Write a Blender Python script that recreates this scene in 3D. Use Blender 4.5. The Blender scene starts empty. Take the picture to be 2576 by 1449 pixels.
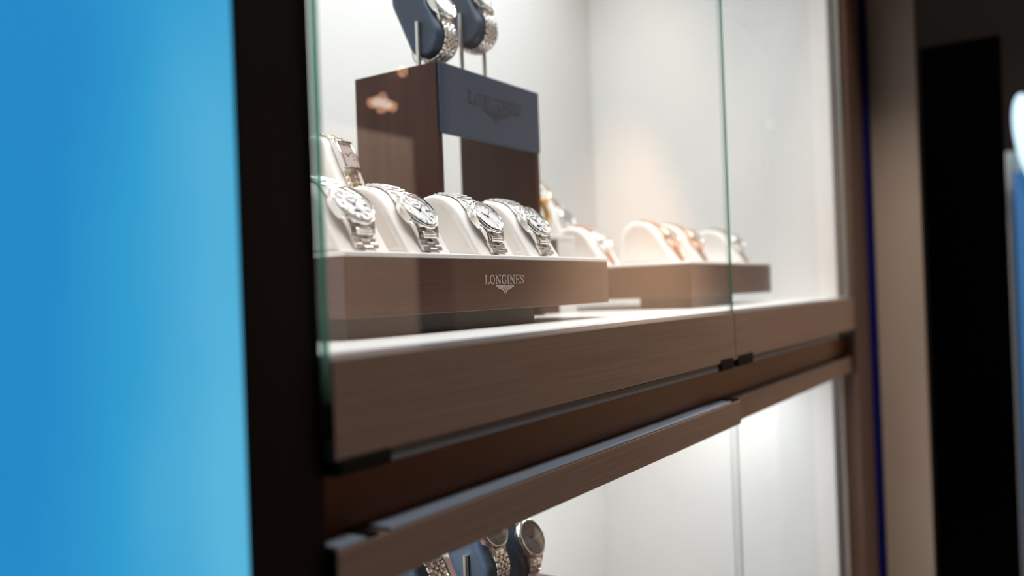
import bpy, bmesh, math, random
from mathutils import Matrix, Vector
R = math.radians
random.seed(7)
SC = bpy.context.scene
COL = SC.collection

# ------------------------------------------------------------------ camera
FPX = 2140.0
cam_data = bpy.data.cameras.new('camera')
cam = bpy.data.objects.new('camera', cam_data)
COL.objects.link(cam)
SC.camera = cam
cam_data.sensor_fit = 'HORIZONTAL'
cam_data.sensor_width = 36.0
cam_data.lens = FPX / 2576 * 36.0
cam_data.clip_start = 0.01
cam_data.clip_end = 60
_r = Vector((0.5561, -0.8304, -0.0360))      # camera right
_u = Vector((0.0157, -0.0328, 0.9993))       # camera up
_f = Vector((0.8310, 0.5563, 0.0052))        # view direction
cam.matrix_world = Matrix(((_r.x, _u.x, -_f.x, 0.0), (_r.y, _u.y, -_f.y, -0.34), (_r.z, _u.z, -_f.z, 0.0), (0, 0, 0, 1)))
cam_data.dof.use_dof = True
cam_data.dof.focus_distance = 0.755
cam_data.dof.aperture_fstop = 2.6
cam_data.dof.aperture_blades = 0

# ------------------------------------------------------------------ colour management, world
SC.view_settings.view_transform = 'Standard'
SC.view_settings.look = 'None'
SC.view_settings.gamma = 1.0
SC.view_settings.exposure = 0.0
SC.view_settings.use_curve_mapping = False
SC.cycles.max_bounces = 12
SC.cycles.transparent_max_bounces = 24
SC.cycles.sample_clamp_indirect = 6.0
world = bpy.data.worlds.new('world')
SC.world = world
world.use_nodes = True
_bg = world.node_tree.nodes['Background']
_bg.inputs[0].default_value = (0.9, 0.8, 0.7, 1)
_bg.inputs[1].default_value = 0.012

# ------------------------------------------------------------------ lamps of the place and added spots
def area(name, loc, sx, sy, power, color=(1, 1, 1), rot=(0, 0, 0), spread=180):
    l = bpy.data.lights.new(name, 'AREA')
    l.shape = 'RECTANGLE'; l.size = sx; l.size_y = sy
    l.energy = power; l.color = color; l.spread = R(spread)
    o = bpy.data.objects.new(name, l)
    COL.objects.link(o); o.location = loc; o.rotation_euler = rot
    return o
# LED strips in the ceiling of the two showcase compartments
area('led_light_upper_front', (0.80, 0.125, 0.735), 1.00, 0.022, 2.0, (0.91, 0.967, 1.0), spread=150)
area('led_light_upper_middle', (0.80, 0.195, 0.735), 1.00, 0.022, 2.0, (0.91, 0.967, 1.0), spread=150)
area('led_light_upper_back', (0.98, 0.36, 0.735), 0.90, 0.05, 2.6, (0.91, 0.967, 1.0), spread=170)
area('led_light_lower', (0.95, 0.20, -0.128), 1.15, 0.03, 6.0, (0.92, 0.97, 1.0))
# unseen shop lighting in the aisle, with spots added for single surfaces
area('ceiling_light_aisle', (1.3, -1.0, 2.7), 1.8, 0.5, 72, (1.0, 0.94, 0.88))
area('ceiling_light_far', (7.0, -1.4, 2.75), 1.6, 1.0, 40, (1.0, 0.90, 0.80))
def spot(name, loc, aim, power, size, blend, color=(1.0, 0.87, 0.75), soft=0.03):
    l = bpy.data.lights.new(name, 'SPOT')
    l.energy = power; l.spot_size = R(size); l.spot_blend = blend; l.shadow_soft_size = soft; l.color = color
    o = bpy.data.objects.new(name, l); COL.objects.link(o); o.location = loc
    o.rotation_euler = (Vector(aim) - o.location).to_track_quat('-Z', 'Y').to_euler()
    return o
spot('spot_light_wall', (0.62, -0.30, 2.7), (1.76, -0.05, -1.50), 500, 28, 0.5, soft=0.22)
spot('column_fill_spot', (2.35, -0.42, 2.6), (3.05, -0.17, 0.0), 130, 20, 0.6)  # added fill lamp, only there to brighten the pale column
spot('reflection_block_spot', (1.40, -0.15, 2.7), (1.45, -1.1, -0.05), 3300, 32, 0.5, (1.0, 0.84, 0.74))  # added lamp, brightens the unseen beige block that the glass mirrors
spot('far_wall_reflection_spot', (6.2, -0.4, 2.75), (6.3, -2.6, -0.95), 1900, 60, 1.0, (1.0, 0.83, 0.68))  # added lamp, lights the far wall low down so the glass reflects it

# ------------------------------------------------------------------ materials
def srgb(r, g, b):
    def c(v):
        v /= 255.0
        return v / 12.92 if v <= 0.04045 else ((v + 0.055) / 1.055) ** 2.4
    return (c(r), c(g), c(b), 1)
MATS = {}
def pmat(name, col, rough=0.5, metal=0.0, spec=0.5, coat=0.0, coat_rough=0.05, emit=None, estr=0.0, sheen=0.0):
    m = bpy.data.materials.new(name); m.use_nodes = True
    b = m.node_tree.nodes['Principled BSDF']
    b.inputs['Base Color'].default_value = col
    b.inputs['Roughness'].default_value = rough
    b.inputs['Metallic'].default_value = metal
    b.inputs['Specular IOR Level'].default_value = spec
    b.inputs['Coat Weight'].default_value = coat
    b.inputs['Coat Roughness'].default_value = coat_rough
    b.inputs['Sheen Weight'].default_value = sheen
    if emit:
        b.inputs['Emission Color'].default_value = emit
        b.inputs['Emission Strength'].default_value = estr
    MATS[name] = m
    return m
def noise_color(m, c1, c2, scale, detail=3, lo=0.35, hi=0.65, bump=0.0, rough=None):
    nt = m.node_tree; b = nt.nodes['Principled BSDF']
    tc = nt.nodes.new('ShaderNodeTexCoord'); mp = nt.nodes.new('ShaderNodeMapping')
    mp.inputs['Scale'].default_value = scale
    n = nt.nodes.new('ShaderNodeTexNoise'); n.inputs['Scale'].default_value = 1.0; n.inputs['Detail'].default_value = detail
    r = nt.nodes.new('ShaderNodeValToRGB')
    r.color_ramp.elements[0].position = lo; r.color_ramp.elements[0].color = c1
    r.color_ramp.elements[1].position = hi; r.color_ramp.elements[1].color = c2
    L = nt.links.new
    L(tc.outputs['Object'], mp.inputs['Vector']); L(mp.outputs['Vector'], n.inputs['Vector'])
    L(n.outputs['Fac'], r.inputs['Fac']); L(r.outputs['Color'], b.inputs['Base Color'])
    if bump:
        bp = nt.nodes.new('ShaderNodeBump'); bp.inputs['Strength'].default_value = bump; bp.inputs['Distance'].default_value = 0.0005
        L(n.outputs['Fac'], bp.inputs['Height']); L(bp.outputs['Normal'], b.inputs['Normal'])
    return m
white = pmat('white_laminate', srgb(232, 231, 228), 0.45, spec=0.3)
noise_color(white, srgb(230, 229, 226), srgb(234, 233, 230), (3, 3, 3))
floor_white = pmat('white_shelf', srgb(238, 238, 236), 0.3, spec=0.4)
rimwhite = pmat('white_rim', srgb(233, 231, 228), 0.4)
fascia_m = noise_color(pmat('fascia_veneer', srgb(92, 72, 62), 0.42, spec=0.3), srgb(111, 92, 82), srgb(125, 105, 94), (6, 6, 900), 4)
beam_m = noise_color(pmat('bronze_rail', srgb(96, 64, 44), 0.36, spec=0.3), srgb(104, 60, 33), srgb(112, 67, 39), (4, 4, 60), 3)
tray_m = noise_color(pmat('walnut_lacquer', srgb(96, 66, 54), 0.35, spec=0.5, coat=0.3), srgb(62, 36, 28), srgb(76, 47, 37), (9, 9, 420), 5)
stand_m = noise_color(pmat('mahogany_lacquer', srgb(86, 60, 52), 0.4, spec=0.25), srgb(62, 38, 32), srgb(72, 46, 38), (60, 60, 5), 4)
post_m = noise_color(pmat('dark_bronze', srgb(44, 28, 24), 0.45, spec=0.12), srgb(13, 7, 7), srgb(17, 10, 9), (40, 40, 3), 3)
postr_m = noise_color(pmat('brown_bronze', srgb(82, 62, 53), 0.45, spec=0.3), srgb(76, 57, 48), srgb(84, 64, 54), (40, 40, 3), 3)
plinth_m = pmat('dark_plinth', srgb(40, 34, 30), 0.4)
navy = noise_color(pmat('navy_leather', srgb(52, 68, 86), 0.42, spec=0.5), srgb(46, 62, 80), srgb(56, 73, 92), (200, 200, 200), 2, bump=0.05)
navy_band = pmat('navy_lacquer', srgb(58, 71, 90), 0.42, spec=0.35)
navy_mark = pmat('navy_emboss', srgb(48, 56, 68), 0.3, spec=0.6)
cream = noise_color(pmat('cream_leather', srgb(236, 229, 222), 0.55, spec=0.3), srgb(242, 237, 232), srgb(246, 242, 238), (120, 120, 120), 2, bump=0.04)
cream_side = pmat('cream_side_panel', srgb(236, 229, 222), 0.6, spec=0.25)
steel = pmat('polished_steel', (0.80, 0.79, 0.77, 1), 0.13, 1.0)
steel_l = pmat('satin_steel', (0.86, 0.85, 0.83, 1), 0.27, 1.0)
steel_b = pmat('brushed_steel', (0.70, 0.68, 0.66, 1), 0.28, 1.0)
gold = pmat('polished_gold', (0.90, 0.66, 0.36, 1), 0.18, 1.0)
rose = pmat('rose_gold', (0.86, 0.58, 0.45, 1), 0.22, 1.0)
dial_w = pmat('white_dial', srgb(243, 243, 243), 0.4, spec=0.4)
dial_g = pmat('grey_dial', srgb(150, 146, 150), 0.35, spec=0.5)
dial_p = pmat('pink_grey_dial', srgb(196, 180, 174), 0.35, spec=0.5)
dial_d = pmat('dark_grey_dial', srgb(104, 102, 110), 0.25, spec=0.6)
ink = pmat('black_ink', srgb(45, 45, 55), 0.4)
ink_l = pmat('grey_ink', srgb(120, 120, 130), 0.4)
blue_h = pmat('blued_steel', srgb(35, 40, 80), 0.25, 0.6)
leather_br = pmat('tan_leather', srgb(176, 118, 92), 0.55)
leather_gr = pmat('taupe_leather', srgb(158, 138, 122), 0.55)
rail_m = pmat('grey_aluminium', srgb(122, 132, 148), 0.45, 0.0, spec=0.25)
rail_l = pmat('bright_aluminium', srgb(100, 107, 118), 0.45, 0.0, spec=0.3)
strip_m = pmat('pale_aluminium', srgb(196, 200, 208), 0.35, 0.2)
rail_d = pmat('dark_aluminium', srgb(72, 74, 80), 0.38, 0.8)
jamb_m = pmat('jamb_bronze_grey', srgb(112, 104, 102), 0.45, 0.2)
edge_metal = pmat('grey_edge_metal', srgb(128, 126, 120), 0.35, 0.3)
chrome = pmat('satin_chrome', (0.55, 0.55, 0.55, 1), 0.25, 1.0)
rubber = pmat('black_rubber', srgb(12, 12, 13), 0.6, spec=0.1)
black_m = pmat('black_panel', (0.0006, 0.0006, 0.0007, 1), 0.8, spec=0.02)
gap_m = pmat('shadow_gap', srgb(14, 12, 12), 0.8, spec=0.1)
navy_trim = pmat('navy_trim', srgb(3, 9, 66), 0.5, spec=0.1)
beige = noise_color(pmat('beige_wall', srgb(150, 130, 114), 0.6, spec=0.2), srgb(126, 113, 102), srgb(131, 118, 107), (5, 5, 2), 2)
logo_m = pmat('silver_print', srgb(186, 176, 168), 0.45, 0.1)
dark_wall = pmat('dark_wall', srgb(52, 44, 40), 0.7, spec=0.2)
warm_wall = pmat('warm_wall', srgb(208, 182, 156), 0.6, spec=0.2)
shop_floor = noise_color(pmat('shop_floor', srgb(90, 80, 72), 0.35), srgb(84, 75, 67), srgb(97, 86, 77), (3, 3, 3), 3)
ceil_m = pmat('ceiling', srgb(60, 54, 50), 0.8)
grey_col = pmat('pale_column', srgb(236, 232, 222), 0.6)
clear_plastic = pmat('clear_tag', srgb(214, 214, 220), 0.3)

def glass_mat(name, ior, tint=(1, 1, 1, 1), rough=0.0):
    """clear pane: what lies behind shows through, the room reflects by Fresnel on its outer faces"""
    m = bpy.data.materials.new(name); m.use_nodes = True
    nt = m.node_tree; nt.nodes.clear(); L = nt.links.new
    o = nt.nodes.new('ShaderNodeOutputMaterial'); mix = nt.nodes.new('ShaderNodeMixShader')
    t = nt.nodes.new('ShaderNodeBsdfTransparent'); t.inputs[0].default_value = tint
    g = nt.nodes.new('ShaderNodeBsdfGlossy'); g.inputs['Roughness'].default_value = rough; g.inputs[0].default_value = (1, 1, 1, 1)
    fr = nt.nodes.new('ShaderNodeFresnel'); fr.inputs['IOR'].default_value = ior
    geo = nt.nodes.new('ShaderNodeNewGeometry')
    inv = nt.nodes.new('ShaderNodeMath'); inv.operation = 'SUBTRACT'; inv.inputs[0].default_value = 1.0
    mul = nt.nodes.new('ShaderNodeMath'); mul.operation = 'MULTIPLY'
    L(geo.outputs['Backfacing'], inv.inputs[1]); L(fr.outputs[0], mul.inputs[0]); L(inv.outputs[0], mul.inputs[1])
    L(mul.outputs[0], mix.inputs[0]); L(t.outputs[0], mix.inputs[1]); L(g.outputs[0], mix.inputs[2]); L(mix.outputs[0], o.inputs[0])
    return m
pane_m = glass_mat('window_glass', 1.75)
clear_edge = glass_mat('clear_glass_edge', 1.3, (0.80, 0.84, 0.82, 1))
crystal_m = glass_mat('watch_crystal', 1.6)
def edge_mat(name='green_glass_edge', k=0.55, light=0.0):
    m = bpy.data.materials.new(name); m.use_nodes = True
    nt = m.node_tree; nt.nodes.clear(); L = nt.links.new
    o = nt.nodes.new('ShaderNodeOutputMaterial'); mix = nt.nodes.new('ShaderNodeMixShader'); mix.inputs[0].default_value = k
    mix2 = nt.nodes.new('ShaderNodeMixShader'); mix2.inputs[0].default_value = 0.12
    t = nt.nodes.new('ShaderNodeBsdfTransparent'); t.inputs[0].default_value = srgb(120, 168, 152)
    d = nt.nodes.new('ShaderNodeBsdfDiffuse'); d.inputs[0].default_value = srgb(96, 140, 124)
    tl = nt.nodes.new('ShaderNodeBsdfTranslucent'); tl.inputs[0].default_value = srgb(104, 150, 134)
    g = nt.nodes.new('ShaderNodeBsdfGlossy'); g.inputs['Roughness'].default_value = 0.15
    mix3 = nt.nodes.new('ShaderNodeMixShader'); mix3.inputs[0].default_value = 0.5
    L(d.outputs[0], mix3.inputs[1]); L(tl.outputs[0], mix3.inputs[2])
    L(t.outputs[0], mix.inputs[1]); L(mix3.outputs[0], mix.inputs[2])
    L(mix.outputs[0], mix2.inputs[1]); L(g.outputs[0], mix2.inputs[2]); L(mix2.outputs[0], o.inputs[0])
    return m
edge_m = edge_mat()
edge_pale = edge_mat('pale_green_glass_edge', 0.35)
def poster_mat():
    """backlit blue poster: clouds of lighter and deeper blue printed on the film"""
    m = bpy.data.materials.new('backlit_blue_film'); m.use_nodes = True
    nt = m.node_tree; b = nt.nodes['Principled BSDF']; L = nt.links.new
    tc = nt.nodes.new('ShaderNodeTexCoord'); n = nt.nodes.new('ShaderNodeTexNoise')
    mp = nt.nodes.new('ShaderNodeMapping'); mp.inputs['Scale'].default_value = (9.0, 1, 4.2); mp.inputs['Location'].default_value = (0.3, 0, 1.1)
    n.inputs['Scale'].default_value = 1.0; n.inputs['Detail'].default_value = 1.5
    r = nt.nodes.new('ShaderNodeValToRGB')
    r.color_ramp.elements[0].position = 0.25; r.color_ramp.elements[0].color = srgb(36, 142, 208)
    r.color_ramp.elements[1].position = 0.85; r.color_ramp.elements[1].color = srgb(92, 188, 228)
    e = r.color_ramp.elements.new(0.52); e.color = srgb(50, 162, 216)
    L(tc.outputs['Object'], mp.inputs['Vector']); L(mp.outputs['Vector'], n.inputs['Vector'])
    sx = nt.nodes.new('ShaderNodeSeparateXYZ'); ma = nt.nodes.new('ShaderNodeMath'); ma.operation = 'MULTIPLY_ADD'
    ma.inputs[1].default_value = 3.6; ma.inputs[2].default_value = -1.98
    ad = nt.nodes.new('ShaderNodeMath'); ad.operation = 'ADD'
    L(tc.outputs['Object'], sx.inputs[0]); L(sx.outputs['X'], ma.inputs[0])
    L(ma.outputs[0], ad.inputs[0]); L(n.outputs['Fac'], ad.inputs[1])
    L(ad.outputs[0], r.inputs['Fac']); L(r.outputs['Color'], b.inputs['Emission Color'])
    b.inputs['Base Color'].default_value = srgb(10, 30, 46); b.inputs['Roughness'].default_value = 0.6
    b.inputs['Specular IOR Level'].default_value = 0.1
    b.inputs['Emission Strength'].default_value = 0.90
    return m
poster_m = poster_mat()
def glow(name, col, s):
    return pmat(name, col, 0.5, emit=col, estr=s)
glint_m = glow('lit_sign', srgb(196, 228, 246), 1.15)
banner_m = glow('lit_blue_banner', srgb(60, 115, 172), 0.45)
bulb_w = glow('lamp_white', (1.0, 0.93, 0.88, 1), 26.0)
bulb_o = glow('lamp_warm', (1.0, 0.5, 0.25, 1), 22.0)

# ------------------------------------------------------------------ mesh helpers
def link_obj(name, data, parent=None, mw=None):
    o = bpy.data.objects.new(name, data); COL.objects.link(o)
    if parent is not None:
        o.parent = parent
    if mw is not None:
        o.matrix_local = mw
    return o
def obj(name, bm, mats, parent=None, mw=None, smooth=None):
    me = bpy.data.meshes.new(name)
    bmesh.ops.recalc_face_normals(bm, faces=bm.faces)
    bm.to_mesh(me); bm.free()
    if not isinstance(mats, (list, tuple)):
        mats = [mats]
    for m in mats:
        me.materials.append(m)
    if smooth is not None:
        for p in me.polygons:
            p.use_smooth = True
        me.set_sharp_from_angle(angle=R(smooth))
    return link_obj(name, me, parent, mw)
def thing(name, label, cat, loc=(0, 0, 0), group=None):
    o = bpy.data.objects.new(name, None); COL.objects.link(o)
    o.location = loc; o.empty_display_size = 0.02
    return tag(o, label, cat, group)
def tag(o, label, cat, group=None):
    o['label'] = label; o['category'] = cat
    if group:
        o['group'] = group
    return o
def structure(o):
    o['kind'] = 'structure'
    return o
def box(bm, x0, x1, y0, y1, z0, z1, bev=0.0, seg=2, mat=0):
    r = bmesh.ops.create_cube(bm, size=1.0)
    vs = r['verts']
    for v in vs:
        v.co = Vector(((x0 + x1) / 2 + v.co.x * (x1 - x0), (y0 + y1) / 2 + v.co.y * (y1 - y0), (z0 + z1) / 2 + v.co.z * (z1 - z0)))
    fs = {f for v in vs for f in v.link_faces}
    if bev > 0:
        es = list({e for v in vs for e in v.link_edges})
        res = bmesh.ops.bevel(bm, geom=es, offset=bev, segments=seg, affect='EDGES', profile=0.5)
        fs = set(res['faces']) | {f for f in fs if f.is_valid}
        vset = set(res['verts'])
        for f in bm.faces:
            if any(v in vset for v in f.verts):
                fs.add(f)
    for f in fs:
        if f.is_valid:
            f.material_index = mat
    return fs
def bx(*a, **k):
    bm = bmesh.new(); box(bm, *a, **k); return bm
def lathe(bm, prof, seg=48, M=None, mat=0, close=False):
    """prof: (radius, z) pairs; turned about z"""
    rings = []
    for r, z in prof:
        if r < 1e-6:
            v = bm.verts.new((0, 0, z)); rings.append([v] * seg)
        else:
            rings.append([bm.verts.new((r * math.cos(2 * math.pi * i / seg), r * math.sin(2 * math.pi * i / seg), z)) for i in range(seg)])
    vs = {v for ring in rings for v in ring}
    n = len(rings)
    for k in range(n if close else n - 1):
        a, b = rings[k], rings[(k + 1) % n]
        for i in range(seg):
            j = (i + 1) % seg
            q = []
            for v in (a[i], a[j], b[j], b[i]):
                if v not in q:
                    q.append(v)
            if len(q) >= 3:
                f = bm.faces.new(q); f.material_index = mat
    if M is not None:
        for v in vs:
            v.co = M @ v.co
def tube(bm, pts, r, seg=10, mat=0):
    pts = [Vector(p) for p in pts]
    rings = []
    up = Vector((0.31, 0.52, 0.79)).normalized()
    for i, p in enumerate(pts):
        t = (pts[min(i + 1, len(pts) - 1)] - pts[max(i - 1, 0)]).normalized()
        a = t.cross(up).normalized(); b = t.cross(a)
        rings.append([bm.verts.new(p + r * (math.cos(2 * math.pi * k / seg) * a + math.sin(2 * math.pi * k / seg) * b)) for k in range(seg)])
    for i in range(len(rings) - 1):
        for k in range(seg):
            j = (k + 1) % seg
            f = bm.faces.new((rings[i][k], rings[i][j], rings[i + 1][j], rings[i + 1][k])); f.material_index = mat
    for ring in (rings[0][::-1], rings[-1]):
        f = bm.faces.new(ring); f.material_index = mat
def poly_prism(bm, pts, z0, z1, M=None, mat=0):
    """pts: closed 2-D outline, extruded z0..z1"""
    a = [bm.verts.new((x, y, z0)) for x, y in pts]; b = [bm.verts.new((x, y, z1)) for x, y in pts]
    n = len(pts)
    fs = [bm.faces.new(b), bm.faces.new(a[::-1])]
    for i in range(n):
        j = (i + 1) % n
        fs.append(bm.faces.new((a[i], a[j], b[j], b[i])))
    for f in fs:
        f.material_index = mat
    if M is not None:
        for v in a + b:
            v.co = M @ v.co
def stroke(bm, pts, w, z0, z1, M=None, closed=False, mat=0, widths=None):
    """a flat pen stroke of width w along pts"""
    n = len(pts); L, Rr = [], []
    for i in range(n):
        if closed:
            p0, p1 = pts[(i - 1) % n], pts[(i + 1) % n]
        else:
            p0, p1 = pts[max(i - 1, 0)], pts[min(i + 1, n - 1)]
        dx, dy = p1[0] - p0[0], p1[1] - p0[1]
        d = math.hypot(dx, dy) or 1
        ww = (widths[i] if widths else w) / 2
        L.append((pts[i][0] - dy / d * ww, pts[i][1] + dx / d * ww)); Rr.append((pts[i][0] + dy / d * ww, pts[i][1] - dx / d * ww))
    m = n if closed else n - 1
    for i in range(m):
        j = (i + 1) % n
        poly_prism(bm, [L[i], Rr[i], Rr[j], L[j]][::-1], z0, z1, M, mat)

# --- lettering: narrow slab-serif capitals, drawn as strokes in a 1-high cell
def letters(bm, text, height, M, z1=0.0002, gap=0.05, wide=1.0):
    W = {'L': .52, 'O': .62, 'N': .66, 'G': .62, 'I': .28, 'E': .54, 'S': .52}
    x = 0.0
    tot = sum(W[c] + gap for c in text) - gap
    st, sf = .15, .075
    for c in text:
        w = W[c]; x0 = x - tot / 2
        def s(pts, wd, closed=False, widths=None):
            stroke(bm, [((x0 + px) * height * wide, py * height) for px, py in pts], wd * height, 0.0, z1, M, closed,
                   widths=[k * height for k in widths] if widths else None)
        def stem(cx, half=.15):
            s([(cx, 0), (cx, 1)], st)
            s([(cx - half, sf / 2), (cx + half, sf / 2)], sf); s([(cx - half, 1 - sf / 2), (cx + half, 1 - sf / 2)], sf)
        if c == 'I':
            stem(w / 2, .14)
        elif c == 'L':
            stem(.15, .15); s([(.1, sf / 2), (w, sf / 2)], sf); s([(w - .04, 0), (w - .04, .3)], .08)
        elif c == 'E':
            stem(.15, .15); s([(.1, sf / 2), (w, sf / 2)], sf); s([(.1, 1 - sf / 2), (w, 1 - sf / 2)], sf)
            s([(.15, .52), (w - .16, .52)], sf); s([(w - .04, 0), (w - .04, .27)], .08); s([(w - .04, .73), (w - .04, 1)], .08); s([(w - .17, .38), (w - .17, .66)], .07)
        elif c == 'N':
            s([(.12, 0), (.12, 1)], .09); s([(w - .12, 0), (w - .12, 1)], .09)
            s([(.12, .98), (w - .12, .02)], .17)
            s([(0, sf / 2), (.24, sf / 2)], sf); s([(w - .25, 1 - sf / 2), (w, 1 - sf / 2)], sf); s([(0, 1 - sf / 2), (.2, 1 - sf / 2)], sf)
        elif c in 'OG':
            a0, a1 = (0, 360) if c == 'O' else (48, 330)
            pts, wd = [], []
            nn = 32
            for i in range(nn if c == 'O' else nn + 1):
                a = R(a0 + (a1 - a0) * i / nn)
                pts.append((w / 2 + (w / 2 - .075) * math.cos(a), .5 + .47 * math.sin(a))); wd.append(.065 + .095 * abs(math.cos(a)))
            s(pts, .1, c == 'O', wd)
            if c == 'G':
                s([(w - .1, .08), (w - .1, .45)], .15); s([(w - .28, .46), (w + .02, .46)], sf); s([(w - .1, .66), (w - .1, .98)], .07)
        elif c == 'S':
            pts = [(w - .08, .72), (w - .13, .88), (w * .5, .965), (.13, .87), (.08, .73), (.16, .6), (w * .5, .5), (w - .13, .39), (w - .07, .25), (w - .12, .11), (w * .48, .035), (.12, .12), (.07, .28)]
            s(pts, .12, widths=[.07, .08, .07, .1, .14, .15, .16, .15, .14, .1, .07, .08, .07])
            s([(w - .06, .68), (w - .06, 1)], .06); s([(.06, 0), (.06, .32)], .06)
        x += w + gap
def emblem(bm, width, M, z1=0.0002):
    """a pair of stretched wings with a little winged hour-glass of two rings"""
    k = width / 2
    def s(pts, wd, closed=False):
        stroke(bm, [(px * k, py * k * .62) for px, py in pts], wd * k * .8, 0.0, z1, M, closed)
    def ring(cx, cy, r, wd):
        s([(cx + r * math.cos(2 * math.pi * i / 16), cy + r * math.sin(2 * math.pi * i / 16)) for i in range(16)], wd, True)
    for sg in (-1, 1):
        s([(sg * .22, -.02), (sg * 1.0, -.0)], .07)
        s([(sg * 1.0, -.0), (sg * .93, -.13), (sg * .76, -.17)], .06)
        s([(sg * .2, -.12), (sg * .88, -.1)], .05)
        s([(sg * .76, -.17), (sg * .70, -.28), (sg * .52, -.30)], .06)
        s([(sg * .24, -.24), (sg * .66, -.2)], .05)
        s([(sg * .52, -.30), (sg * .46, -.40), (sg * .30, -.42)], .06)
        s([(sg * .30, -.42), (sg * .2, -.52), (sg * .09, -.54)], .07)
        s([(sg * .22, -.34), (sg * .44, -.30)], .05)
        s([(sg * .07, -.36), (sg * .04, -.58)], .06)
    ring(0, -.22, .11, .08); s([(-.24, -.02), (-.1, -.07), (.1, -.07), (.24, -.02)], .06)
    ring(0, -.68, .11, .08)

# ------------------------------------------------------------------ outlines (y, z) that cushions and bracelets follow
def bez(p0, p1, p2, p3, n):
    out = []
    for i in range(1, n + 1):
        t = i / n; u = 1 - t
        out.append(tuple(u ** 3 * a + 3 * u * u * t * b + 3 * u * t * t * c + t ** 3 * d for a, b, c, d in zip(p0, p1, p2, p3)))
    return out
def pillow_outline():
    p = [(0, 0), (.0235, .0375)]
    p += bez((.0235, .0375), (.0312, .0500), (.043, .0582), (.056, .0582), 16)
    p += bez((.056, .0582), (.070, .0582), (.0805, .047), (.0815, .032), 14)
    p += [(.084, 0)]
    return p
def oval_outline(rad, length, tilt):
    """stadium: lower centre at origin, axis leaning back; starts underneath, goes up the front, over and down the back"""
    c, s = math.cos(R(tilt)), math.sin(R(tilt))
    p = []
    a0 = tilt - 270                      # underneath (pointing down along the axis) ... front ... top ... back
    for i in range(13):                  # lower front quarter: from straight below the axis to the front
        a = R(tilt + 180 - 90 * i / 12.0)
        p.append((rad * math.cos(a), rad * math.sin(a)))
    n = 14
    q = p[-1]
    for i in range(1, n):
        p.append((q[0] + c * length * i / n, q[1] + s * length * i / n))
    for i in range(25):
        a = R(tilt + 90 - 180 * i / 24.0)
        p.append((c * length + rad * math.cos(a), s * length + rad * math.sin(a)))
    q = (rad * math.cos(R(tilt - 90)), rad * math.sin(R(tilt - 90)))
    for i in range(n - 1, 0, -1):
        p.append((q[0] + c * length * i / n, q[1] + s * length * i / n))
    for i in range(12):
        a = R(tilt - 90 - 90 * i / 12.0)
        p.append((rad * math.cos(a), rad * math.sin(a)))
    return p
class Path:
    def __init__(self, pts, closed):
        self.p = [Vector(q) for q in pts] + ([Vector(pts[0])] if closed else [])
        self.s = [0.0]
        for a, b in zip(self.p, self.p[1:]):
            self.s.append(self.s[-1] + (b - a).length)
        self.len = self.s[-1]; self.closed = closed
    def point(self, s):
        if self.closed:
            s %= self.len
        s = min(max(s, 0), self.len)
        for i in range(len(self.p) - 1):
            if s <= self.s[i + 1] + 1e-12:
                t = (s - self.s[i]) / max(self.s[i + 1] - self.s[i], 1e-12)
                return self.p[i].lerp(self.p[i + 1], t)
        return self.p[-1]
    def frame(self, s, off=0.0, half=0.003):
        p = self.point(s); d = (self.point(s + half) - self.point(s - half))
        if d.length < 1e-9:
            d = self.p[1] - self.p[0]
        d.normalize()
        n = Vector((-d.y, d.x))
        q = p + n * off
        return Matrix(((1, 0, 0, 0), (0, d.x, n.x, q.x), (0, d.y, n.y, q.y), (0, 0, 0, 1)))
def slab_from_outline(bm, pts, x0, x1, rnd, mat_wrap=0, mat_side=1, lip=0.0):
    """outline (y, z) given width x0..x1 with softly rounded rims; the two cheeks are flat panels"""
    n = len(pts); P = [Vector(q) for q in pts]
    # inward normals
    area2 = sum(P[i].x * P[(i + 1) % n].y - P[(i + 1) % n].x * P[i].y for i in range(n))
    sg = 1 if area2 > 0 else -1
    N = []
    for i in range(n):
        d0 = (P[i] - P[i - 1]).normalized(); d1 = (P[(i + 1) % n] - P[i]).normalized()
        n0 = Vector((-d0.y, d0.x)) * sg; n1 = Vector((-d1.y, d1.x)) * sg
        N.append((n0 + n1) / max(1 + n0.dot(n1), .25))
    def loop(x, inset):
        return [bm.verts.new((x, (P[i] + N[i] * inset).x, (P[i] + N[i] * inset).y)) for i in range(n)]
    loops = []
    K = 4
    loops.append((loop(x0 + lip, rnd * 1.7), 1))
    loops.append((loop(x0 + lip * .3, rnd * 1.45), 0))
    for k in range(K + 1):
        a = R(90 * k / K)
        loops.append((loop(x0 + rnd * (1 - math.cos(a)), rnd * (1 - math.sin(a))), 0))
    for k in range(K, -1, -1):
        a = R(90 * k / K)
        loops.append((loop(x1 - rnd * (1 - math.cos(a)), rnd * (1 - math.sin(a))), 0))
    loops.append((loop(x1 - lip * .3, rnd * 1.45), 0))
    loops.append((loop(x1 - lip, rnd * 1.7), 1))
    for (a, _), (b, _) in zip(loops, loops[1:]):
        for i in range(n):
            j = (i + 1) % n
            f = bm.faces.new((a[i], a[j], b[j], b[i])); f.material_index = mat_wrap
    f = bm.faces.new(loops[0][0][::-1]); f.material_index = mat_side
    f = bm.faces.new(loops[-1][0]); f.material_index = mat_side
PILLOW = pillow_outline()
PILLOW_PATH = Path(PILLOW, False)
OVAL = oval_outline(.0215, .052, 65)
OVAL_PATH = Path(OVAL, True)

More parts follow.
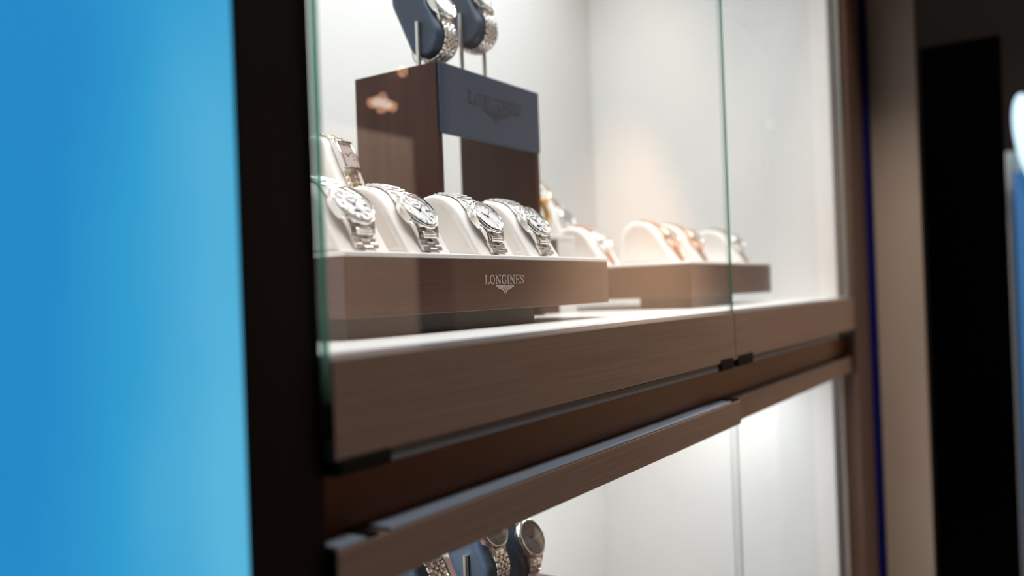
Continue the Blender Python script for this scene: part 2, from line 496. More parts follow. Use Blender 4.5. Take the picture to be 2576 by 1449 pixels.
# ------------------------------------------------------------------ wristwatches
def link_mesh(w, pitch, t, kind):
    """one row of a metal bracelet: two outer pieces and a centre piece set half a row on"""
    bm = bmesh.new()
    def half_round(x0, x1, yc, hl, h, mat):
        n = 8; prof = []
        for i in range(n + 1):
            u = -1 + 2 * i / n
            prof.append((yc + hl * u, h * (.42 + .58 * math.sqrt(max(0, 1 - (u * .97) ** 2)))))
        prof = [(yc - hl, 0)] + prof + [(yc + hl, 0)]
        A = [bm.verts.new((x0, y, z)) for y, z in prof]; B = [bm.verts.new((x1, y, z)) for y, z in prof]
        m = len(prof)
        fs = [bm.faces.new(A), bm.faces.new(B[::-1])]
        for i in range(m):
            j = (i + 1) % m
            fs.append(bm.faces.new((A[i], B[i], B[j], A[j])))
        for f in fs:
            f.material_index = mat
    if kind == 'three':
        o = w * .31; c = w * .37
        half_round(-w / 2, -w / 2 + o, 0, pitch * .485, t, 0)
        half_round(w / 2 - o, w / 2, 0, pitch * .485, t, 0)
        half_round(-c / 2, c / 2, pitch * .5, pitch * .47, t * 1.15, 1)
    elif kind == 'five':
        ws = [.26, .13, .18, .13, .26]; x = -w / 2
        for i, q in enumerate(ws):
            dy = pitch * .5 if i % 2 else 0
            box(bm, x + .0002, x + q * w - .0002, dy - pitch * .46, dy + pitch * .46, 0, t * (1.15 if i % 2 else 1), t * .33, 2, i % 2)
            x += q * w * 1.04
    else:                                           # 'beads': bars alternating with pairs of gold beads
        box(bm, -w / 2, w / 2, -pitch * .42, pitch * .02, 0, t, t * .33, 2, 0)
        for sx in (-.25, .25):
            lathe(bm, [(0, t * 1.25), (t * .7, t * 1.1), (t * .95, t * .6), (t * .8, 0)], 12, Matrix.Translation((sx * w, pitch * .27, 0)), 1)
        for sx in (-.46, .46):
            box(bm, sx * w - .0012, sx * w + .0012, pitch * .06, pitch * .5, 0, t, t * .3, 1, 0)
    bmesh.ops.recalc_face_normals(bm, faces=bm.faces)
    me = bpy.data.meshes.new('link')
    bm.to_mesh(me); bm.free()
    for p in me.polygons:
        p.use_smooth = True
    me.set_sharp_from_angle(angle=R(40))
    return me
def strap_bm(path, s0, s1, w0, w1, off, t, n=40):
    bm = bmesh.new(); prev = None
    for i in range(n + 1):
        u = i / n; s = s0 + (s1 - s0) * u; w = w0 + (w1 - w0) * u
        M = path.frame(s, off)
        ring = [bm.verts.new(M @ Vector(q)) for q in ((-w / 2, 0, 0), (w / 2, 0, 0), (w / 2, 0, t * .75), (w / 2 - t * .4, 0, t), (-w / 2 + t * .4, 0, t), (-w / 2, 0, t * .75))]
        if prev:
            for k in range(6):
                j = (k + 1) % 6
                bm.faces.new((prev[k], prev[j], ring[j], ring[k]))
        else:
            bm.faces.new(ring[::-1])
        prev = ring
    bm.faces.new(prev)
    return bm
def case_bm(Rc, half, lugw, z0, z1):
    """round middle case whose two flanks flow into down-curved lugs"""
    bm = bmesh.new()
    lathe(bm, [(0, z0), (Rc * .93, z0), (Rc * .97, z0 + .0008), (Rc * .97, z1 - .0006), (Rc * .94, z1), (0, z1)], 48)
    N = 36
    for sg in (-1, 1):
        prev = None
        for i in range(N + 1):
            y = -half + 2 * half * i / N
            a = abs(y) / half
            circ = math.sqrt(max(Rc * Rc - y * y, 0)) if abs(y) < Rc else 0
            tail = lugw * (1.02 + .34 * (1 - a))
            w = max(circ, tail) if a > .5 else circ
            wi = lugw - .0042 - .0012 * (1 - a)
            drop = .0050 * max(0, (a - .40) / .60) ** 1.7
            zt = z1 - drop * .95 - .0006 * a; zb = z0 - .0002 - (.0022 * ((a - .55) / .45) if a > .55 else 0)
            zb = min(zb, zt - .0014)
            b = .0006
            ring = [bm.verts.new((sg * x, y, z)) for x, z in ((wi, zb), (w - b, zb), (w, zb + b), (w, zt - b), (w - b, zt), (wi, zt))]
            if sg < 0:
                ring = ring[::-1]
            if prev:
                for k in range(6):
                    j = (k + 1) % 6
                    bm.faces.new((prev[k], prev[j], ring[j], ring[k]))
            else:
                bm.faces.new(ring[::-1])
            prev = ring
        bm.faces.new(prev)
    return bm
def end_link_bm(Rc, half, lugw, sg):
    """a solid end piece between two lugs: two rounded bars stepping down to the bracelet"""
    bm = bmesh.new()
    w = lugw - .0044
    box(bm, -w, w, sg * Rc * 1.02 - .0032, sg * Rc * 1.02 + .0032, .0004, .0034, .0009, 2)
    y = sg * (half + Rc * 1.06) / 2
    box(bm, -w, w, y - .0028, y + .0028, -.0006, .0022, .0008, 2)
    return bm
def hand_bm(L, w, z, ang, tail=.2):
    bm = bmesh.new()
    M = Matrix.Translation((0, 0, z)) @ Matrix.Rotation(-ang, 4, 'Z')
    poly_prism(bm, [(-w * .4, -L * tail), (w * .4, -L * tail), (w, L * .45), (0, L), (-w, L * .45)], 0, .00018, M)
    return bm
def make_watch(label, foot, path, sc, style, group, Rc=.020, bracelet='three', metal=None, center=None, dialm=None,
               width=.0245, dial='roman', s_lo=0.001, s_hi=None, lift=0.0, name='wristwatch', tilt=0.0):
    metal = metal or steel; center = center or metal; dialm = dialm or dial_w
    t = thing(name, label, 'watch', foot, group)
    M = path.frame(sc, .0012 + lift, .012) @ Matrix.Rotation(R(-tilt), 4, 'X')
    half = Rc * 1.22
    if style == 'round':
        obj('case', case_bm(Rc * .985, half, width * .5, 0.0, .0062), [metal], t, M, smooth=40)
        for sg in (-1, 1):
            obj('end_link', end_link_bm(Rc, half, width * .5, sg), [steel_l if metal is steel else metal], t, M, smooth=40)
        bm = bmesh.new()
        lathe(bm, [(Rc * .99, .0052), (Rc * 1.0, .0062), (Rc * .985, .0071), (Rc * .955, .0075), (Rc * .93, .0074), (Rc * .925, .0080), (Rc * .90, .0087), (Rc * .865, .0089), (Rc * .83, .0084), (Rc * .81, .0070), (Rc * .81, .0052)], 64, close=True)
        obj('bezel', bm, [metal], t, M, smooth=25)
        rd = Rc * .82
        bm = bmesh.new(); lathe(bm, [(0, .0060), (rd, .0060), (rd, .0068), (0, .0068)], 48)
        d = obj('dial', bm, [dialm], t, M, smooth=30)
        I = Matrix()
        bm = bmesh.new()
        if dial == 'roman':
            for h in range(12):
                a = R(30 * h)
                Mk = Matrix.Rotation(-a, 4, 'Z')
                nbar = (3, 1, 2, 3, 3, 2, 2, 3, 4, 2, 1, 2)[h]
                for q in range(nbar):
                    x = (q - (nbar - 1) / 2) * rd * .055
                    poly_prism(bm, [(x - rd * .016, rd * .70), (x + rd * .016, rd * .70), (x + rd * .016, rd * .88), (x - rd * .016, rd * .88)], .0068, .00692, Mk)
            for rr in (.66, .93):
                stroke(bm, [(rd * rr * math.cos(2 * math.pi * i / 48), rd * rr * math.sin(2 * math.pi * i / 48)) for i in range(48)], rd * .012, .0068, .00686, None, True)
        else:
            for h in range(12):
                if h == 3:
                    continue
                Mk = Matrix.Rotation(-R(30 * h), 4, 'Z')
                poly_prism(bm, [(-rd * .02, rd * .74), (rd * .02, rd * .74), (rd * .02, rd * .9), (-rd * .02, rd * .9)], .0068, .007, Mk)
        obj('hour_markers', bm, [ink if dial == 'roman' else ink_l], d, I)
        if dial in ('roman', 'moon'):
            bm = bmesh.new(); letters(bm, 'LONGINES', rd * .11, Matrix.Translation((0, rd * .34, .0068)), z1=.0001)
            obj('lettering', bm, [ink_l], d, I)
        if dial == 'roman':
            bm = bmesh.new(); box(bm, rd * .48, rd * .66, -rd * .08, rd * .08, .0067, .00695)
            obj('date_window', bm, [ink], d, I)
        if dial == 'moon':
            bm = bmesh.new()
            for h in range(12):
                Mk = Matrix.Rotation(-R(30 * h), 4, 'Z')
                for q in (-1, 0, 1)[:(2 if h % 3 else 3)]:
                    poly_prism(bm, [(q * rd * .05 - rd * .017, rd * .68), (q * rd * .05 + rd * .017, rd * .68), (q * rd * .05 + rd * .017, rd * .88), (q * rd * .05 - rd * .017, rd * .88)], .0068, .007, Mk)
            stroke(bm, [(rd * .6 * math.cos(2 * math.pi * i / 48), rd * .6 * math.sin(2 * math.pi * i / 48)) for i in range(48)], rd * .012, .0068, .00686, None, True)
            obj('numerals', bm, [ink], d, I)
            bm = bmesh.new()
            n = 16
            pts = [(rd * .26 * math.cos(math.pi * i / n), -rd * .48 + rd * .2 * math.sin(math.pi * i / n)) for i in range(n + 1)]
            poly_prism(bm, pts, .0068, .00695)
            obj('moon_phase', bm, [blue_h], d, I)
        for nm, L, w, z, a in (('hour_hand', rd * .55, rd * .035, .0071, R(-52)), ('minute_hand', rd * .8, rd * .028, .0073, R(48)), ('second_hand', rd * .85, rd * .008, .0075, R(150))):
            h = obj(nm, hand_bm(L, w, z, a), [blue_h], d, I)
        bm = bmesh.new(); lathe(bm, [(0, .0068), (rd * .075, .0068), (rd * .075, .0077), (0, .0078)], 16)
        obj('hand_hub', bm, [blue_h], d, I)
        bm = bmesh.new(); lathe(bm, [(Rc * .82, .0080), (Rc * .60, .00845), (Rc * .3, .0087), (0, .0088)], 48)
        obj('crystal', bm, [crystal_m], t, M, smooth=60)
        bm = bmesh.new()
        lathe(bm, [(0, 0), (.0022, 0), (.0026, .0005), (.0026, .0028), (.002, .0034), (0, .0034)], 16, Matrix.Translation((Rc * .985, 0, .0036)) @ Matrix.Rotation(R(90), 4, 'Y'))
        obj('crown', bm, [metal], t, M, smooth=30)
    else:                                           # rectangular case
        hw, hl = Rc * .62, Rc * .92
        bm = bmesh.new(); box(bm, -hw, hw, -hl, hl, 0, .0058, .0016, 3)
        obj('case', bm, [metal], t, M, smooth=40)
        bm = bmesh.new()
        k = .0028
        for a in ((-hw, -hw + k, -hl, hl), (hw - k, hw, -hl, hl), (-hw, hw, -hl, -hl + k * 1.3), (-hw, hw, hl - k * 1.3, hl)):
            box(bm, a[0], a[1], a[2], a[3], .0052, .0084, .0011, 2)
        obj('bezel', bm, [metal], t, M, smooth=40)
        d = obj('dial', bx(-hw + k, hw - k, -hl + k, hl - k, .0056, .0064), [dialm], t, M)
        bm = bmesh.new()
        for h in range(12):
            a = R(30 * h); x, y = math.sin(a), math.cos(a); q = max(abs(x) / (hw - k * 1.7), abs(y) / (hl - k * 1.7))
            box(bm, x / q - .0006, x / q + .0006, y / q - .0010, y / q + .0010, .0063, .0066)
        obj('hour_markers', bm, [ink], d, Matrix())
        obj('hour_hand', hand_bm(hw * .45, .0005, .0067, R(-50)), [blue_h], d, Matrix())
        obj('minute_hand', hand_bm(hw * .65, .0005, .0069, R(50)), [blue_h], d, Matrix())
        obj('crystal', bx(-hw + k, hw - k, -hl + k, hl - k, .0074, .0080), [crystal_m], t, M)
        half = hl
    s_hi = path.len - .002 if s_hi is None else s_hi
    if bracelet in ('three', 'five', 'beads'):
        pitch = {'three': .0058, 'five': .0058, 'beads': .0062}[bracelet]
        core = strap_bm(path, sc + half * .8, s_hi, width * .66, width * .6, .0006, .0012, 48)
        band = obj('bracelet', core, [steel_b if metal is steel else metal], t)
        if sc - half * .8 > s_lo + .004:
            obj('bracelet', strap_bm(path, s_lo, sc - half * .8, width * .6, width * .66, .0006, .0012, 24), [steel_b if metal is steel else metal], t)
        me = link_mesh(width * .96, pitch, .0026, bracelet)
        me.materials.append(steel_l if metal is steel else metal); me.materials.append(steel_l if center is steel else center)
        pos = []
        s = sc + half + pitch * .38
        while s < s_hi - pitch * .3:
            pos.append((s, 1)); s += pitch
        s = sc - half - pitch * .38
        while s > s_lo + pitch * .3:
            pos.append((s, -1)); s -= pitch
        for s, sg in pos:
            Ml = path.frame(s, .0012)
            if sg < 0:
                Ml = Ml @ Matrix.Rotation(math.pi, 4, 'Z')
            link_obj('link', me, band, Ml)
    else:
        obj('strap', strap_bm(path, sc + half * .72, s_hi, width * .86, width * .72, .0010, .0022, 40), [center], t, smooth=40)
        if sc - half * .72 > s_lo + .004:
            obj('strap', strap_bm(path, s_lo, sc - half * .72, width * .72, width * .86, .0010, .0022, 24), [center], t, smooth=40)
    return t

# ------------------------------------------------------------------ cushions and holders
def cream_cushion(label, loc, group):
    t = thing('watch_cushion', label, 'watch cushion', loc, group)
    bm = bmesh.new()
    slab_from_outline(bm, PILLOW, -.0275, .0275, .0042, 0, 1, lip=.0016)
    obj('padding', bm, [cream, cream_side], t, smooth=50)
    return t
def oval_cushion(label, loc, group, mat, side, hw=.020, rods=None, base=None, name='watch_holder', cat='watch holder'):
    t = thing(name, label, cat, loc, group)
    bm = bmesh.new()
    slab_from_outline(bm, OVAL, -hw, hw, .0050, 0, 1, lip=.0004)
    obj('padding', bm, [mat, side], t, smooth=50)
    if rods:
        for sx in (-1, 1):
            bm = bmesh.new(); tube(bm, [(sx * (hw + .0024), .004, rods), (sx * (hw + .0024), .004, .016)], .0027, 12)
            obj('rod', bm, [steel_b], t, smooth=50)
    return t

# ================================================================== SETTING
structure(obj('floor', bx(-3.5, 9.9, -3.0, 0.9, -1.2, -1.15), shop_floor))
structure(obj('ceiling', bx(-3.5, 9.9, -3.0, 0.9, 2.8, 2.85), ceil_m))
structure(obj('wall_aisle', bx(-3.5, 3.8, -2.7, -2.6, -1.15, 2.8), dark_wall))
structure(obj('wall_aisle_far', bx(3.8, 9.8, -2.7, -2.6, -1.15, 2.8), warm_wall))
structure(obj('wall_end', bx(9.7, 9.8, -2.6, 0.6, -1.15, 2.8), dark_wall))
structure(obj('wall_left', bx(-3.5, -1.0, 0.03, 0.6, -1.15, 2.8), dark_wall))
structure(obj('wall_right', bx(1.76, 1.772, -.0925, .55, -1.15, 2.8), beige))
structure(obj('trim_1', bx(1.7425, 1.7600, -.0110, .03, -1.15, 2.8), navy_trim))
structure(obj('reflection_block', bx(1.15, 1.71, -1.40, -1.10, -.26, .41), beige))  # unseen block added to give the front glass a warm beige reflection
structure(obj('reflection_block_base', bx(1.15, 1.71, -1.40, -1.10, -1.15, -.26), gap_m))  # unseen, kept dark so the cross rail mirrors nothing bright
structure(obj('shade_overhang', bx(1.52, 1.86, -.34, -.002, .80, .86), dark_wall))  # unseen overhang added to shade the top of the beige wall
structure(obj('wall_far', bx(3.2, 3.25, -.60, .60, -1.15, 2.8), pmat('near_black_wall', srgb(34, 30, 28), .7, spec=.1)))

# ================================================================== BLUE LIGHTBOX
t = thing('lightbox', 'tall glowing blue backlit panel beside the dark left post of the showcase', 'lightbox', (-.32, .012, -1.15))
def loc_bm(bm, o):
    bmesh.ops.translate(bm, verts=bm.verts, vec=[-c for c in o]); return bm
LB = (-.32, .012, -1.15)
obj('film', loc_bm(bx(-.93, .2775, .009, .022, -1.05, 1.5), LB), poster_m, t)
obj('housing', loc_bm(bx(-.95, .2775, .0225, .12, -1.15, 1.55), LB), post_m, t)

# ================================================================== SHOWCASE
O = (.97, .25, -1.15)
show = thing('showcase', 'built-in brown and white lit showcase with sliding glass doors', 'display cabinet', O)
def part(name, bm, mats, parent=None, label=None, smooth=None):
    o = obj(name, loc_bm(bm, O) if parent is None else bm, mats, parent or show, smooth=smooth)
    if label:
        o['label'] = label
    return o
# body
part('back_panel', bx(.30, 1.6, .51, .525, -1.10, .75), white, label='white back wall of the showcase')
part('side_panel', bx(1.600, 1.6125, .0255, .51, -1.10, .75), white, label='white right end wall of the showcase')
part('side_panel', bx(.288, .300, .0255, .51, -1.10, .75), white)
part('top_panel', bx(.288, 1.6125, .0255, .525, .75, .77), white)
bm = bx(.300, 1.600, .0205, .51, -.0420, -.0302, .0008, 2)
part('display_floor', bm, floor_white, label='white floor of the upper compartment')
part('deck', bx(.300, 1.600, .040, .51, -.125, -.0425), white)
part('base_panel', bx(.288, 1.6125, .0255, .525, -1.15, -1.10), white)
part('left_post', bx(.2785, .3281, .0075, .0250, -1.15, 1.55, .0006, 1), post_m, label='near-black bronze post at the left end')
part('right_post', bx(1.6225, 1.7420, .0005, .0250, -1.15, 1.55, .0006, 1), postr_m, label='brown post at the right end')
part('reveal', bx(1.6145, 1.6223, .0236, .0250, -1.15, 1.55), gap_m)
part('jamb', bx(1.5935, 1.6000, .0186, .0250, -.0302, .75), jamb_m, label='grey bronze jamb strip')
part('jamb', bx(1.5935, 1.6000, .0270, .0400, -1.10, -.127), rail_d, label='dark grey jamb strip')
part('cross_rail', bx(.3275, 1.6221, .0225, .0390, -.160, -.1014, .0006, 1), beam_m, label='bronze cross rail between upper and lower doors')
part('track', bx(.3275, 1.6145, .0220, .0370, -.1008, -.0890), gap_m)
part('top_rail', bx(.3275, 1.6145, .0010, .0250, .76, .86), fascia_m)
# doors: fascia (mesh) > pane, profile, caps
def pane_bm(x0, x1, y0, y1, z0, z1):
    bm = bmesh.new(); box(bm, x0, x1, y0, y1, z0, z1)
    for f in bm.faces:
        c = f.calc_center_median()
        f.material_index = 0 if abs(c.y - (y0 + y1) / 2) > 1e-5 else (2 if c.x > x1 - 1e-5 else 1)
    return bm
def channel(x0, x1, y0, z0, z1, d=.018):
    bm = bmesh.new()
    box(bm, x0, x1, y0 - .0010, y0 + .0002, z0, z1, .0004, 1)
    box(bm, x0, x1, y0 + .0076, y0 + d, z0, z1 - .002, .0005, 1)
    box(bm, x0, x1, y0 + .0002, y0 + .0076, z0, z0 + .012)
    return bm
def upper_door(x0, x1, y0, cap_l, cap_r, lab, pw=.0004, pt=.0072):
    d = part('sliding_door', channel(x0, x1, y0, -.0885, -.0335), fascia_m, label=lab)
    sub = lambda nm, bm, m, lb=None: part_sub(nm, bm, m, d, lb)
    sub('glass_pane', pane_bm(x0 - pw, x1, y0 + .0004, y0 + pt, -.056, .758), [pane_m, edge_m if pw else edge_pale, clear_edge], 'clear glass pane with green edges')
    sub('glazing_strip', bx(x0 + .001, x1 - .001, y0 + .0074, .0203, -.0340, -.0306), strip_m, 'thin grey glazing strip')
    sub('bottom_profile', bx(cap_l, cap_r, y0 + .0010, y0 + .0165, -.0968, -.0887, .0006, 1), rail_l, 'grey metal bottom profile')
    if not pw:
        sub('end_plate', bx(x0 - .0012, x0 - .0001, y0 - .0010, y0 + .0176, -.0884, -.0337), gap_m, 'dark sheet standing for the shaded door gap')  # shade of the gap between the doors, put in as a near-black sheet
    for a, b, z in (((x0 + .004 if not pw else x0 + .001), cap_l, (-.0835 if not pw else -.0868)), (cap_r, (x1 - .007 if pw else x1 - .001), (-.0835 if pw else -.0868))):
        sub('end_cap', bx(a, b, y0 - .0022, y0 + .0165, -.0975, z, .0032, 4), rubber, 'black end cap')
    return d
def part_sub(nm, bm, m, parent, lb=None, smooth=None):
    o = obj(nm, loc_bm(bm, O), m, parent, smooth=smooth)
    if lb:
        o['label'] = lb
    return o
d1 = upper_door(.3285, .9715, .0, .374, .920, 'upper left door with a brown veneer bottom board')
d2 = upper_door(.9785, 1.6105, .0020, 1.040, 1.50, 'upper right door with a brown veneer bottom board', 0, .0038)
part_sub('edge_profile', bx(1.6030, 1.6095, .0085, .0178, -.0322, .75), edge_metal, d2, 'satin metal edge profile')
def lower_door(x0, x1, y0, cap_l, cap_r, lab, d=.0215, prof=None):
    bm = bmesh.new()
    box(bm, x0, x1, y0, y0 + .0028, -.165, -.1372, .0005, 1)
    box(bm, x0, x1, y0 + .0118, y0 + d - .001, -.165, -.1372, .0005, 1)
    box(bm, x0, x1, y0 + .0028, y0 + .0118, -.150, -.1372)
    dd = part('sliding_door', bm, fascia_m, label=lab)
    part_sub('glass_pane', pane_bm(x0 + .0012, x1, y0 + .0032, y0 + .0068, -1.08, -.151), [pane_m, clear_edge, clear_edge], dd, 'clear glass pane')
    bm = bx(cap_l, cap_r, y0 + .0006, y0 + d, -.1371, -.1352, .0004, 1)
    part_sub('top_profile', bm, prof or rail_m, dd, 'grey metal top profile')
    part_sub('end_cap', bx(cap_r, x1 - .001, y0 + .001, y0 + d, -.1373, -.1345, .001, 2), rubber, dd, 'black end cap')
    if cap_l > x0 + .002:
        part_sub('end_cap', bx(x0 + .024, x0 + .035, y0 + .001, y0 + d, -.1373, -.1345, .001, 2), rubber, dd, 'black end cap')
        part_sub('top_profile', bx(x0 + .001, x0 + .0238, y0 + .0006, y0 + d, -.1371, -.1352, .0004, 1), rail_m, dd, 'grey metal top profile')
    part_sub('end_plate', bx(x0 - .0004, x0 + .0004, y0 + .0012, y0 + d - .001, -.1652, -.1372), rubber, dd, 'black end plate')
    return dd
lower_door(.3284, .9850, .0, .372, .957, 'lower left door, set forward, with a brown veneer top board')
lower_door(.9870, 1.6135, .0095, .9872, 1.52, 'lower right door with a brown veneer top board', d=.0125, prof=rail_d)

# ================================================================== DISPLAY TRAYS
def tray(loc, length, depth, label, logo_x, plinth):
    t = thing('display_tray', label, 'display tray', loc, 'brown display trays')
    h0, h1 = .0155, .0600                       # brown body above the floor
    obj('body', bx(0, length, 0, depth, h0, h1, .0006, 1), tray_m, t)
    bm = bx(-.0006, length + .0006, -.0008, depth + .0006, h1 + .0001, h1 + .0040, .0015, 3)
    obj('top_board', bm, rimwhite, t, smooth=40)['label'] = 'white top board'
    obj('plinth', bx(plinth[0], plinth[1], plinth[2], plinth[3], 0.0002, h0 - .0002), plinth_m, t)['label'] = 'dark recessed plinth'
    if logo_x:
        M = Matrix.Translation((logo_x, -.0002, 0)) @ Matrix.Rotation(R(90), 4, 'X')
        bm = bmesh.new(); letters(bm, 'LONGINES', .0083, M @ Matrix.Translation((0, .0380, 0)), wide=1.58)
        bm2 = bm; emblem(bm2, .0285, M @ Matrix.Translation((0, .0368, 0)))
        obj('lettering', bm, logo_m, t)['label'] = 'silver printed maker name over a winged hourglass emblem'
    return t
FL = -.0302
tray((.4320, .0900, FL), .4000, .125, 'long brown lacquer tray with white top and silver name, under four steel watches', .1992, (.02, .278, .02, .11))
tray((1.0690, .0900, FL), .3500, .3000, 'farther brown tray with white top, behind the door joint, under three slim watches', None, (.016, .176, .006, .082))
TOP = FL + .0640

G4 = 'steel watches in a row on the near tray'
GC = 'cream cushions on the near tray'
near = [(.4625, 'cream cushion nearest the post, under the moon phase watch'), (.5385, 'cream cushion second from the post on the near tray'),
        (.6345, 'cream cushion third from the post, below the tall stand opening'), (.7170, 'cream cushion at the far end of the near tray')]
wl = ['steel watch with moon phase on a white dial, cut off by the dark post', 'steel watch in sharp focus with roman numerals and a date window',
      'steel watch with plain white dial in front of the tall stand opening', 'steel watch with a pale dial, fourth and last on the near tray']
dl = ['moon', 'roman', 'plain', 'moon']
SCP = .0360
for (x, lb), w, dk in zip(near, wl, dl):
    cream_cushion(lb, (x, .0975, TOP), GC)
    make_watch(w, (x, .0975, TOP), PILLOW_PATH, SCP, 'round', G4, dial=dk, Rc=.0194, tilt=5, lift=.0016)
G3 = 'slim watches on the farther tray'
GF = 'cream cushions on the farther tray'
far = [(1.1110, 'wide cream cushion at the near end of the farther tray', 'slim rose gold watch with a tan strap left of the glass joint', rose, leather_br),
       (1.1990, 'middle cream cushion of the farther tray', 'slim rose and grey watch in the middle of the farther tray', rose, leather_gr),
       (1.3850, 'cream cushion right behind the glass joint on the farther tray', 'small steel watch with a taupe strap seen right of the glass joint', steel, leather_gr)]
for x, lb, w, me, st in far:
    cream_cushion(lb, (x, .118, TOP), GF)
    make_watch(w, (x, .118, TOP), PILLOW_PATH, .038, 'round', G3, Rc=.0165, bracelet='strap', metal=me, center=st, width=.019, dial='plain', dialm=dial_p)

# ================================================================== ARCHED STAND WITH TWO NAVY HOLDERS
BX0, BX1, BY0, BY1, BZ = .7063, .9085, .2200, .3373, .2475
st = thing('arched_stand', 'tall brown arched stand with a navy front band behind the near tray', 'display stand', (BX0, BY0, FL))
SO = (BX0, BY0, FL)
def spart(nm, bm, m, lb=None):
    o = obj(nm, loc_bm(bm, SO), m, st)
    if lb:
        o['label'] = lb
    return o
spart('side_board', bx(BX0, BX0 + .0085, BY0, BY1, FL, BZ, .0005, 1), stand_m)
spart('side_board', bx(BX1 - .0085, BX1, BY0, BY1, FL, BZ, .0005, 1), stand_m)
spart('top_board', bx(BX0 + .0086, BX1 - .0086, BY0 + .004, BY1, BZ - .012, BZ), stand_m)
spart('front_band', bx(BX0 + .0030, BX1 - .0012, BY0 - .0030, BY0 + .0035, .1725, BZ + .0006, .0012, 2), navy_band, 'navy lacquer front band')
M = Matrix.Translation((.8120 - SO[0], BY0 - .0031 - SO[1], 0 - SO[2])) @ Matrix.Rotation(R(90), 4, 'X')
bm = bmesh.new(); letters(bm, 'LONGINES', .0140, M @ Matrix.Translation((0, .2115, 0)), wide=1.62); emblem(bm, .048, M @ Matrix.Translation((0, .2092, 0)))
obj('lettering', bm, navy_mark, st)['label'] = 'dark embossed maker name and winged emblem'
OC = .0235
GH = 'navy oval holders on rods'
GW = 'steel watches on navy holders'
SCO = .0338 + .020                       # arc length from underneath to the middle of the straight front
hx = [(.7340, .2430, .2800, .009, 'navy oval holder on rods at the near side of the tall stand top', 'chunky steel watch on the nearer navy holder of the tall stand'),
      (.8120, .2430, .3080, .009, 'navy oval holder on rods, second on the tall stand top', 'chunky steel watch on the second navy holder of the tall stand')]
HZ = .2755
navy_side = pmat('navy_side', srgb(56, 66, 80), 0.5, spec=0.4)
for i, (x, y, z, ds, lb, w) in enumerate(hx):
    oval_cushion(lb, (x, y, z), GH, navy, navy_side, rods=BZ - z + .0004)
    ww = make_watch(w, (x, y, z), OVAL_PATH, SCO + ds, 'round', GW, Rc=.0200, bracelet='five', s_lo=-.030, s_hi=OVAL_PATH.len - .031, width=.0225)
    if i == 0:
        bm = bmesh.new()
        n = 18
        pts = [(-.004 + .003 * math.sin(2 * math.pi * k / n), .022 + .0055 * math.cos(2 * math.pi * k / n), .000 - .010 + .013 * math.sin(2 * math.pi * k / n + .7)) for k in range(n + 1)]
        tube(bm, pts, .0009, 8)
        obj('tag_loop', bm, clear_plastic, ww, smooth=50)['label'] = 'clear plastic tag loop'

# ================================================================== RISERS BEHIND THE NEAR TRAY
RZ = .0756
def riser(x0, x1, y0, y1, z1, mat, label, name='display_riser', FL=FL):
    t = thing(name, label, 'display riser', (x0, y0, FL), 'risers behind the near tray')
    obj('body', bx(0, x1 - x0, 0, y1 - y0, .0002, z1 - .0062 - FL, .0005, 1), mat, t)
    obj('top_board', bx(-.0005, x1 - x0 + .0005, -.0006, y1 - y0 + .0005, z1 - .0060 - FL, z1 - FL, .0012, 2), rimwhite, t)['label'] = 'white top board'
    return t
riser(.480, .690, .280, .380, RZ, tray_m, 'brown riser with white top between the post and the tall stand')
riser(.915, .9965, .250, .345, RZ, tray_m, 'brown riser with white top, just right of the tall stand')
riser(.998, 1.045, .2505, .345, RZ, white, 'white box riser beside the brown one right of the tall stand')
riser(1.125, 1.185, .3150, .3850, .0520, white, 'low white riser on the back of the farther tray', FL=TOP)
GO = 'cream oval cushions on risers'
GR = 'watches on the risers'
zc = RZ + .0215 + .0042
def oval_set(x, y, z, lb, wlb, **k):
    oval_cushion(lb, (x, y, z), GO, cream, cream_side, name='watch_cushion', cat='watch cushion', hw=.0215)
    return make_watch(wlb, (x, y, z), OVAL_PATH, SCO + k.pop('ds', .004), k.pop('style', 'round'), GR, s_lo=-.030, s_hi=OVAL_PATH.len - .031, **k)
oval_set(.6385, .2960, zc, 'cream oval cushion between the post and the tall stand', 'rectangular steel and gold watch beside the dark post',
         style='rect', bracelet='beads', center=gold, Rc=.0192, dialm=dial_p, width=.0215, ds=.017)
oval_set(1.0020, .2900, zc, 'cream oval cushion right of the tall stand, the highest there', 'gold bracelet watch just right of the tall stand',
         bracelet='strap', metal=gold, center=gold, Rc=.0175, width=.020, dial='plain', ds=.008)
oval_set(1.1550, .3400, .0520 + .0257, 'cream oval cushion right of the white box riser', 'grey dialled steel watch right of the white box riser',
         bracelet='strap', metal=steel, center=leather_gr, Rc=.0165, width=.018, dial='plain', dialm=dial_g, ds=.006)
cream_cushion('cream cushion at the back corner of the farther tray', (1.105, .2215, TOP), None)
make_watch('small watch with a tan strap just beyond the end of the near tray', (1.105, .2215, TOP), PILLOW_PATH, .038, 'round', GR, Rc=.0155,
           bracelet='strap', metal=steel, center=leather_br, width=.016, dial='plain')

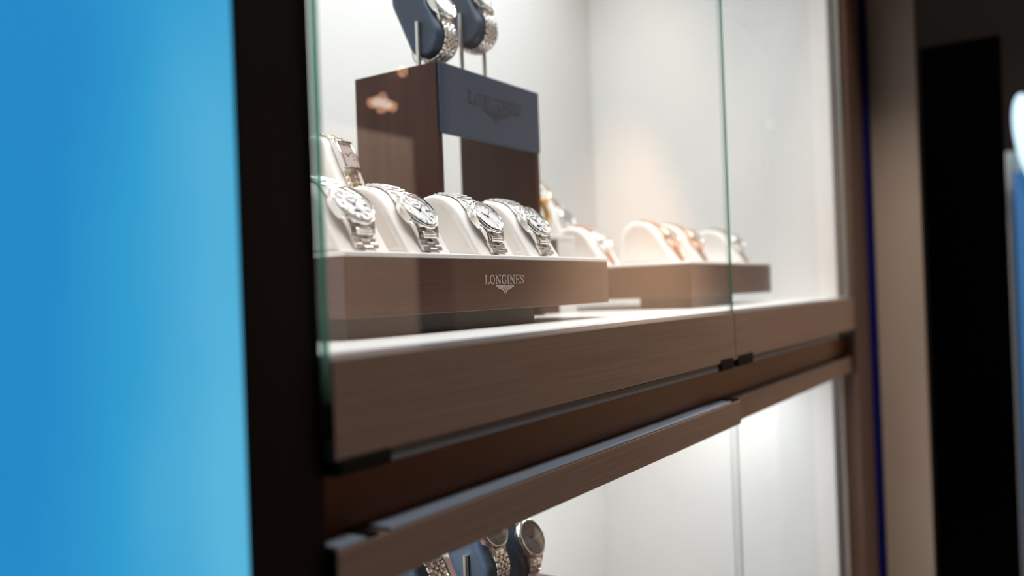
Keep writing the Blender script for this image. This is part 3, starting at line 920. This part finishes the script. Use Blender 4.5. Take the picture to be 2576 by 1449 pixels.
# ================================================================== LOWER COMPARTMENT
LBZ = -.3050
t = thing('low_stand', 'brown stand under the three navy holders in the lower compartment', 'display stand', (.46, .09, -1.10))
obj('body', bx(0, .318, 0, .20, .0002, LBZ + 1.10, .0010, 1), stand_m, t)
lw = [(.6705, .1545, -.2660, .009, 'navy oval holder in the middle of the lower compartment group', 'steel watch half hidden under the lower door board'),
      (.7275, .1545, -.2760, -.006, 'navy oval holder farthest right in the lower compartment', 'large steel watch farthest right in the lower compartment'),
      (.5330, .1000, -.2780, .0, 'navy oval holder at the bottom edge of the photo', 'steel watch at the bottom edge of the photo, lowest of all')]
for x, y, z, ds, lb, w in lw:
    oval_cushion(lb, (x, y, z), GH, navy, navy_side, rods=LBZ - z + .0004)
    make_watch(w, (x, y, z), OVAL_PATH, SCO + ds, 'round', GW, Rc=.0205, bracelet='five', s_lo=-.030, s_hi=OVAL_PATH.len - .031, width=.0225, dialm=dial_d, dial='plain')

# ================================================================== AISLE TO THE RIGHT
tag(obj('black_panel', bx(2.2000, 2.2300, -.2060, -.0400, -1.1495, .5390, .002, 2), black_m), 'tall matt black upright panel standing out from the beige wall', 'panel')
t = thing('lit_sign', 'pale blue glowing oval sign at the far right edge behind the black panel', 'sign', (3.0, -.225, .30))
bm = bmesh.new()
lathe(bm, [(0, -.02), (1, -.02), (1, .02), (0, .02)], 40, Matrix.Translation((0, -.003, .098)) @ Matrix.Rotation(R(-9), 4, 'X') @ Matrix.Diagonal((1, .040, .145, 1)) @ Matrix.Rotation(R(90), 4, 'Y'))
obj('face', bm, glint_m, t)
tag(obj('column', bx(3.05, 3.15, -.200, -.150, -1.1495, .38), grey_col), 'pale grey column behind the right edge of the black panel', 'column')
tag(obj('banner', bx(3.0, 3.01, -.245, -.1800, -1.1495, .31), banner_m), 'blue lit banner behind the black panel at the right edge', 'banner')

# lamps across the aisle, mirrored in the showcase glass
t = thing('wall_lamp', 'cluster of small warm and white lamps across the aisle, mirrored in the glass', 'lamp', (3.22, -2.55, .975))
obj('bracket', bx(-.09, .16, -.045, -.02, -.03, .21), rail_d, t)
for x, z, m, r in ((-.05, 0, bulb_w, .010), (.02, .0, bulb_w, .010), (-.09, -.01, bulb_o, .011), (-.01, .03, bulb_o, .010), (-.02, -.03, bulb_o, .010), (.06, -.006, bulb_o, .011), (.15, .19, bulb_o, .011)):
    bm = bmesh.new(); bmesh.ops.create_uvsphere(bm, u_segments=12, v_segments=8, radius=r)
    for v in bm.verts:
        v.co += Vector((x, 0, z))
    obj('bulb', bm, m, t, smooth=60)

t = thing('wall_lamp', 'pair of faint lamps far down the aisle, mirrored in the right pane', 'lamp', (9.69, -2.2, 1.75))
obj('bracket', bx(-.012, .0, -.05, .05, -.25, .25), rail_d, t)
bulb_f = glow('lamp_faint', (1.0, 0.95, 0.88, 1), 3.0)
for dx, z in ((-.84, .136), (-1.02, -.134)):
    bm = bmesh.new(); bmesh.ops.create_uvsphere(bm, u_segments=16, v_segments=10, radius=.026)
    for v in bm.verts:
        v.co += Vector((dx, 0, z))
    obj('bulb', bm, bulb_f, t, smooth=60)
    bm = bmesh.new(); tube(bm, [(-.012, 0, z), (dx + .02, 0, z)], .006, 8)
    obj('arm', bm, rail_d, t)
